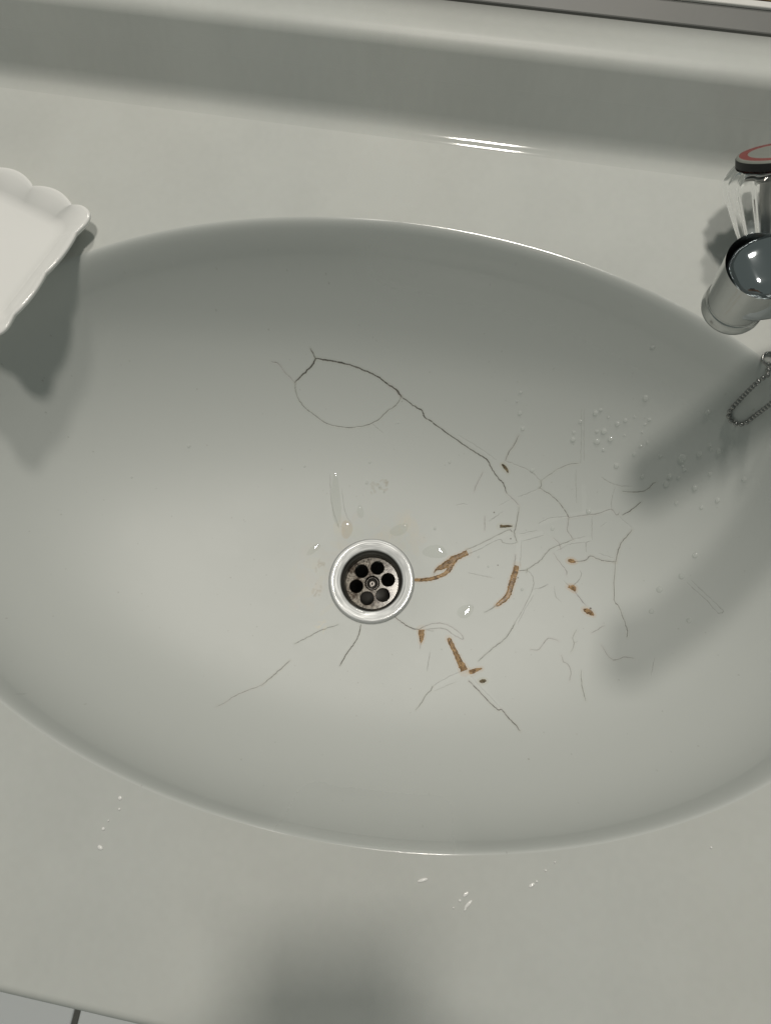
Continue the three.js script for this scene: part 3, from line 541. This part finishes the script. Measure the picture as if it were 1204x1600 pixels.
// ---------------------------------------------------------------- scalloped dish
{
  const u = new THREE.Vector2(-0.95, -0.312), v = new THREE.Vector2(-0.335, 0.942), LU = 0.134, LV = 0.108;
  const corner = new THREE.Vector2(-0.2050, -0.1575), mid = corner.clone().addScaledVector(u, LU / 2).addScaledVector(v, LV / 2);
  const dish = thing('soap_dish', 'white porcelain dish with a scalloped rim overhanging the left side of the basin', 'dish', [mid.x, 0.0004, mid.y]);
  const NU = 4, NV = 3, per = 2 * (NU + NV), n = per * 26, wave = [], plain = [];
  const rr = (t, hu, hv, r) => {   // rounded rectangle, t in 0..1 round the sides by lobe count
    const s = t * per; let a, b;
    if (s < NU) { a = -1 + (2 * s) / NU; b = -1; } else if (s < NU + NV) { a = 1; b = -1 + (2 * (s - NU)) / NV; } else if (s < 2 * NU + NV) { a = 1 - (2 * (s - NU - NV)) / NU; b = 1; } else { a = -1; b = 1 - (2 * (s - 2 * NU - NV)) / NV; }
    let x = a * hu, y = b * hv; const cx = Math.max(0, Math.abs(x) - (hu - r)), cy = Math.max(0, Math.abs(y) - (hv - r));
    if (cx > 0 && cy > 0) { const l = Math.max(cx, cy) / Math.hypot(cx, cy); x = Math.sign(x) * (hu - r + cx * l); y = Math.sign(y) * (hv - r + cy * l); }
    return new THREE.Vector2(x, y);
  };
  for (let i = 0; i < n; i++) {
    const t = i / n, p = rr(t, LU / 2 - 0.004, LV / 2 - 0.004, 0.012), q = rr((t + 0.001) % 1, LU / 2 - 0.004, LV / 2 - 0.004, 0.012), o = rr((t + 0.999) % 1, LU / 2 - 0.004, LV / 2 - 0.004, 0.012);
    const d = q.clone().sub(o).normalize(), nn = new THREE.Vector2(d.y, -d.x), ph = (t * per) % 1, lobe = Math.pow(Math.abs(Math.sin(Math.PI * ((ph + 0.5) % 1))), 0.8);
    plain.push(p); wave.push(p.clone().addScaledVector(nn, (0.0019 + 0.0031 * Math.abs(nn.y)) * lobe - 0.0008));
  }
  // sections: [inset factor toward centre, waviness 0..1, height]
  const sec = [[0.70, 0, 0], [0.74, 0, 0.0002], [0.86, 0.1, 0.0036], [0.95, 0.55, 0.0068], [0.985, 0.9, 0.0086], [1, 1, 0.0098], [1.002, 1, 0.0108], [0.996, 1, 0.0116], [0.975, 0.9, 0.0118], [0.93, 0.6, 0.0108], [0.86, 0.3, 0.0088], [0.80, 0.12, 0.0066], [0.75, 0, 0.0050], [0.66, 0, 0.0040], [0.4, 0, 0.0036], [0.001, 0, 0.0035]];
  const rows = sec.map(([k, w, y]) => plain.map((p, i) => { const m = p.clone().lerp(wave[i], w).multiplyScalar(k); return new THREE.Vector3(u.x * m.x + v.x * m.y, y * 1.3, u.y * m.x + v.y * m.y); }));
  const g = grid(rows, true);
  part('dish_body', g, M.porcelain, dish);
}

// ---------------------------------------------------------------- water
const dome = (() => { const g = new THREE.SphereGeometry(1, 28, 12, 0, Math.PI * 2, 0, Math.PI / 2); return g; })();
const ALONE = { 0: 'lone small water drop high under the back lip, left of the faucet', 25: 'biggest clear water drop inside the dark shadow of the spout', 27: 'small water drop beside the loop of the ball chain',
  38: 'single water drop on the far right wall of the basin below the chain', 63: 'flat clear drop lying on the cracks where they branch', 66: 'single tiny drop on the bare left floor of the basin', 68: 'single drop speck on the upper left floor of the basin' };
BEADS.forEach(([x, z, r], bead) => {
  const p = onBowl(x / 1000, z / 1000, 0.00005), far = Math.hypot(x, z - 27) > 95;
  const o = part('water_drop', dome, M.drop, scene);
  o.position.copy(p); o.quaternion.setFromUnitVectors(new THREE.Vector3(0, 1, 0), bowlNormal(x / 1000, z / 1000));
  const R = r / 1000; o.scale.set(R * (0.9 + rnd() * 0.2), R * (0.62 + rnd() * 0.25), R * (0.95 + rnd() * 0.3));
  if (ALONE[bead]) tag(o, ALONE[bead], 'water drop');
  else if (z > -15 && x > 120) tag(o, 'clear water drop on the lower right slope of the basin', 'water drop', 'drops on the lower right slope');
  else if (far) tag(o, 'small clear water drop clinging to the basin slope below the faucet', 'water drop', 'drops below the faucet');
  else tag(o, 'tiny clear water drop on the basin floor round the drain and cracks', 'water drop', 'tiny drops on the basin floor');
});
const PL = ['small oval puddle of clear water just above the drain', 'slanted oval puddle of clear water up and right of the drain', 'oval puddle of water beside the forked rusty strip', 'round shallow puddle of water right of and below the drain', 'brownish drop at the end of the trickle above the drain', 'smeared greyish puddle left of the drain', 'long thin trickle of water running down to the brownish drop'];
PUDDLES.forEach(([x, z, a, b, turn], i) => {
  const R = [], k = (turn * Math.PI) / 180, m = new THREE.Vector2(), rings = [[1.02, -0.06], [1, 0.02], [0.9, 0.55], [0.72, 0.88], [0.4, 1], [0.002, 1.02]], H = 0.00055 + 0.00004 * Math.min(a, b);
  for (const [s, h] of rings) { const row = []; for (let j = 0; j < 48; j++) { const t = (j / 48) * Math.PI * 2, wob = 1 + 0.09 * Math.sin(t * 2 + i) + 0.06 * Math.sin(t * 3 + i * 2); m.set(Math.cos(t) * a * s * wob / 1000, Math.sin(t) * b * s * wob / 1000).rotateAround(new THREE.Vector2(), k); row.push(onBowl(x / 1000 + m.x, z / 1000 + m.y, h * H)); } R.push(row); }
  const o = part('water_puddle', grid(R.map((r) => r.slice().reverse()), true), i === 4 ? new THREE.MeshPhysicalMaterial({ color: new THREE.Color().setRGB(0.985, 0.955, 0.92), roughness: 0.03, transmission: 1, thickness: 0, ior: 1.33 }) : M.puddle, scene);
  tag(o, PL[i], 'puddle');
});
GLINT_SPECKS.forEach(([x, z, a, b, turn], i) => {
  const o = part('painted_glint', dome, M.porcelain, scene);  // opaque white domes stand in for lamp glints on water drops
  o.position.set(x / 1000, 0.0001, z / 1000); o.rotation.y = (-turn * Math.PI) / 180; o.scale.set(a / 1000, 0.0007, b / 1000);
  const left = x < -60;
  tag(o, left ? 'white speck painted for a water glint on the front deck left of the middle' : 'white speck painted for a water glint on the front deck right of the middle', 'speck', left ? 'white specks on the left front deck' : 'white specks on the right front deck');
});

// ---------------------------------------------------------------- low-cut wall behind, tiles in front
{
  const wall = thing('low_cut_wall', 'grey wall cut low for the far lamp, with white edge strip and brown stone ledge behind the backsplash', 'wall', [0, 0, -0.322]);  // wall stops low so the added far lamp shines over it
  const wm = new THREE.MeshStandardMaterial({ color: new THREE.Color().setRGB(0.18, 0.18, 0.172), roughness: 0.5, map: speckle });
  const section = (pts) => { const s = new THREE.Shape(pts.map(([z, y]) => new THREE.Vector2(-z, y))), g = new THREE.ExtrudeGeometry(s, { depth: 1.5, bevelEnabled: false }); g.rotateY(Math.PI / 2); g.translate(-0.75, 0, 0); return g; };
  part('wall_face', section([[0, -0.9], [0, 0.0497], [-0.0005, 0.0502], [WALL_Z, WALL_Y - 0.0014], [-0.1, WALL_Y - 0.0014], [-0.1, -0.9]]), wm, wall);
  const trim = new RoundedBoxGeometry(1.5, 0.0024, 0.005, 2, 0.0009); trim.translate(0, WALL_Y - 0.0004, WALL_Z - 0.002);
  part('edge_strip', trim, new THREE.MeshStandardMaterial({ color: new THREE.Color().setRGB(0.74, 0.73, 0.7), roughness: 0.35 }), wall);
  const stone = noiseTexture(256, (u, v) => { const a = vnoise(u * 5, v * 5, 5), b = vnoise(u * 19, v * 19, 19), k = 0.6 * a + 0.4 * b; return k > 0.56 ? [0.62, 0.5, 0.36] : k > 0.44 ? [0.44, 0.31, 0.19] : [0.32, 0.25, 0.18]; }, true);
  stone.repeat.set(8, 1);
  const top = new THREE.BoxGeometry(1.5, 0.004, 0.08); top.translate(0, WALL_Y - 0.0009, WALL_Z - 0.045);
  part('stone_ledge', top, new THREE.MeshStandardMaterial({ map: stone, roughness: 0.4 }), wall);
  const seam = new THREE.BoxGeometry(1.24, 0.05, 0.0013); seam.translate(0, 0.0195, 0.0006);
  part('seam', seam, M.gap, wall);
}
{
  const floor = new THREE.Group(); floor.name = 'floor'; floor.userData.kind = 'structure'; floor.position.set(0, FLOOR_Y, 0); scene.add(floor);
  const grout = new THREE.PlaneGeometry(2.6, 1.8); grout.rotateX(-Math.PI / 2); grout.translate(0, -0.003, 0.9);
  part('grout', grout, new THREE.MeshStandardMaterial({ color: new THREE.Color().setRGB(0.14, 0.14, 0.13), roughness: 0.95 }), floor);
  const T = 0.3, G = 0.006, tile = new RoundedBoxGeometry(T - G, 0.012, T - G, 3, 0.0022);
  const tm = [0, 1, 2].map((i) => new THREE.MeshPhysicalMaterial({ color: new THREE.Color().setRGB(0.87 - i * 0.015, 0.89 - i * 0.015, 0.90 - i * 0.012), roughness: 0.22, ior: 1.5 }));
  for (let i = -3; i < 4; i++) for (let j = 0; j < 4; j++) { const t = part('tile', tile, tm[(i * 5 + j * 3 + 30) % 3], floor); t.position.set(FLOOR_X + (i + 0.5) * T, -0.006 + 0.0002 * ((i * 7 + j * 3 + 40) % 3), 0.26 + (j + 0.5) * T); }
}

// ---------------------------------------------------------------- lamps
for (const l of LAMPS) {
  const t = thing('lamp', l.label, 'lamp', l.at); t.lookAt(...l.to);          // +z of the group points at the basin
  const hood = new RoundedBoxGeometry(l.w + 0.03, l.h + 0.03, 0.04, 3, 0.008); hood.translate(0, 0, -0.026);
  part('lamp_housing', hood, new THREE.MeshStandardMaterial({ color: new THREE.Color().setRGB(0.7, 0.7, 0.68), roughness: 0.5 }), t);
  const glow = new THREE.PlaneGeometry(l.w, l.h); glow.translate(0, 0, -0.004);
  part('lamp_diffuser', glow, new THREE.MeshStandardMaterial({ color: 0xffffff, emissive: new THREE.Color(1, 0.96, 0.88), emissiveIntensity: 4, roughness: 0.5 }), t);
  const light = new THREE.RectAreaLight(new THREE.Color(1, 0.945, 0.86), l.power, l.w, l.h); light.name = 'lamp_glow';
  light.position.set(0, 0, 0); light.rotation.y = Math.PI; t.add(light);
}

// ---------------------------------------------------------------- the phone that takes the picture (behind the lens)
{
  const ph = thing('phone', 'black phone held flat over the basin, lens down', 'phone', CAM.toArray());
  ph.quaternion.copy(camera.quaternion);                              // its back faces the basin
  const body = new RoundedBoxGeometry(0.075, 0.162, 0.008, 4, 0.0036); body.translate(-0.040, -0.074, 0.0135);
  part('phone_body', body, new THREE.MeshStandardMaterial({ color: new THREE.Color().setRGB(0.03, 0.03, 0.034), roughness: 0.35 }), ph);
  const bump = new THREE.TorusGeometry(0.007, 0.0012, 12, 40); bump.translate(0, 0, 0.0088);
  part('lens_ring', bump, M.darkChrome, ph);
  // the hand that holds it: one skin round a skeleton of joints [x, y, z, radius]
  const right = [
    [[0.155, -0.30, 0.115, 0.036], [0.098, -0.198, 0.034, 0.0235]], [[0.098, -0.198, 0.034, 0.0235], [0.078, -0.150, 0.010, 0.0205]], [[0.098, -0.198, 0.034, 0.0235], [0.064, -0.165, 0.012, 0.0185]],
    [[0.078, -0.150, 0.010, 0.0205], [0.061, -0.082, 0.000, 0.0112]], [[0.078, -0.150, 0.010, 0.0205], [0.062, -0.101, -0.001, 0.0115]], [[0.064, -0.165, 0.012, 0.0185], [0.061, -0.120, -0.001, 0.0110]], [[0.064, -0.165, 0.012, 0.0185], [0.057, -0.137, 0.000, 0.0100]],
    [[0.061, -0.082, 0.000, 0.0112], [0.036, -0.071, -0.0005, 0.0096], [0.014, -0.066, -0.001, 0.0085], [0.000, -0.064, 0.000, 0.0076]],
    [[0.062, -0.101, -0.001, 0.0115], [0.034, -0.092, -0.001, 0.0098], [0.009, -0.088, -0.0015, 0.0088], [-0.006, -0.087, -0.0005, 0.0078]].map((q) => q),
    [[0.061, -0.120, -0.001, 0.0110], [0.035, -0.113, -0.001, 0.0093], [0.012, -0.110, -0.001, 0.0084], [-0.001, -0.109, 0.000, 0.0075]],
    [[0.057, -0.137, 0.000, 0.0100], [0.037, -0.133, 0.000, 0.0083], [0.020, -0.131, 0.000, 0.0074], [0.009, -0.130, 0.001, 0.0067]],
    [[0.078, -0.140, 0.016, 0.0160], [0.062, -0.112, 0.025, 0.0128], [0.041, -0.092, 0.0285, 0.0104], [0.024, -0.079, 0.0275, 0.0086]]];
  const OFF = -0.040, hands = [right.map((f) => f.map(([x, y, z, r]) => [x + OFF, y + 0.024, z, r])), right.map((f) => f.map(([x, y, z, r]) => [-0.008 - x + OFF, y + 0.018, z, r]))];
  const size = 104, half = 0.15, person = thing('person', 'two hands and grey sleeved forearms holding a phone over the basin', 'person', CAM.toArray());
  person.quaternion.copy(camera.quaternion);
  const skin = new THREE.MeshPhysicalMaterial({ color: new THREE.Color().setRGB(0.42, 0.25, 0.18), roughness: 0.55 }), wool = new THREE.MeshStandardMaterial({ color: new THREE.Color().setRGB(0.12, 0.12, 0.13), roughness: 0.95 });
  hands.forEach((chains, side) => {
    const bones = [], mirror = side ? -1 : 1, c0 = [mirror * 0.09 - side * 0.008 + OFF, -0.148, 0.03], mc = new MarchingCubes(size, new THREE.MeshBasicMaterial(), false, false, 200000);
    for (const f of chains) for (let i = 0; i < f.length - 1; i++) bones.push([f[i], f[i + 1]]);
    mc.isolation = 0;
    for (let k = 0; k < size; k++) for (let j = 0; j < size; j++) for (let i = 0; i < size; i++) {
      const x = ((i - size / 2) / (size / 2)) * half + c0[0], y = ((j - size / 2) / (size / 2)) * half + c0[1], z = ((k - size / 2) / (size / 2)) * half + c0[2];
      let sum = 0;
      for (const [a, b] of bones) {
        const dx = b[0] - a[0], dy = b[1] - a[1], dz = b[2] - a[2], t = Math.max(0, Math.min(1, ((x - a[0]) * dx + (y - a[1]) * dy + (z - a[2]) * dz) / (dx * dx + dy * dy + dz * dz)));
        const d = Math.hypot(x - a[0] - dx * t, y - a[1] - dy * t, z - a[2] - dz * t) - (a[3] + (b[3] - a[3]) * t);
        if (d < 0.03) sum += Math.exp(-d / 0.0022);
      }
      mc.field[k * size * size + j * size + i] = sum > 0 ? Math.min(0.03, Math.log(sum) * 0.0022) : -0.03;      // minus the smooth minimum of the distances
    }
    mc.update();
    const n = mc.count, g = new THREE.BufferGeometry(), pos = new Float32Array(n * 3), nor = new Float32Array(mc.normalArray.slice(0, n * 3));
    for (let i = 0; i < n; i++) for (let c = 0; c < 3; c++) pos[i * 3 + c] = mc.positionArray[i * 3 + c] * half + c0[c];
    g.setAttribute('position', new THREE.BufferAttribute(pos, 3)); g.setAttribute('normal', new THREE.BufferAttribute(nor, 3));
    part('hand', g, skin, person);
    const path = new THREE.CatmullRomCurve3([[0.122, -0.242, 0.068], [0.150, -0.292, 0.108], [0.19, -0.36, 0.165], [0.23, -0.45, 0.25]].map(([x, y, z]) => new THREE.Vector3(mirror * x - side * 0.008 + OFF, y + 0.024 - side * 0.006, z))), fr = path.computeFrenetFrames(24), rows = [];
    for (let i = 0; i <= 24; i++) { const q = path.getPointAt(i / 24), w = (0.036 + 0.016 * (i / 24)) * (1 + 0.03 * Math.sin(i * 1.9)), row = []; for (let a = 0; a < 40; a++) { const t = (a / 40) * Math.PI * 2; row.push(q.clone().addScaledVector(fr.normals[i], Math.cos(t) * w).addScaledVector(fr.binormals[i], Math.sin(t) * w)); } rows.push(row); }
    part('sleeve', grid(rows, true), wool, person);
  });
}


renderer.render(scene, camera);
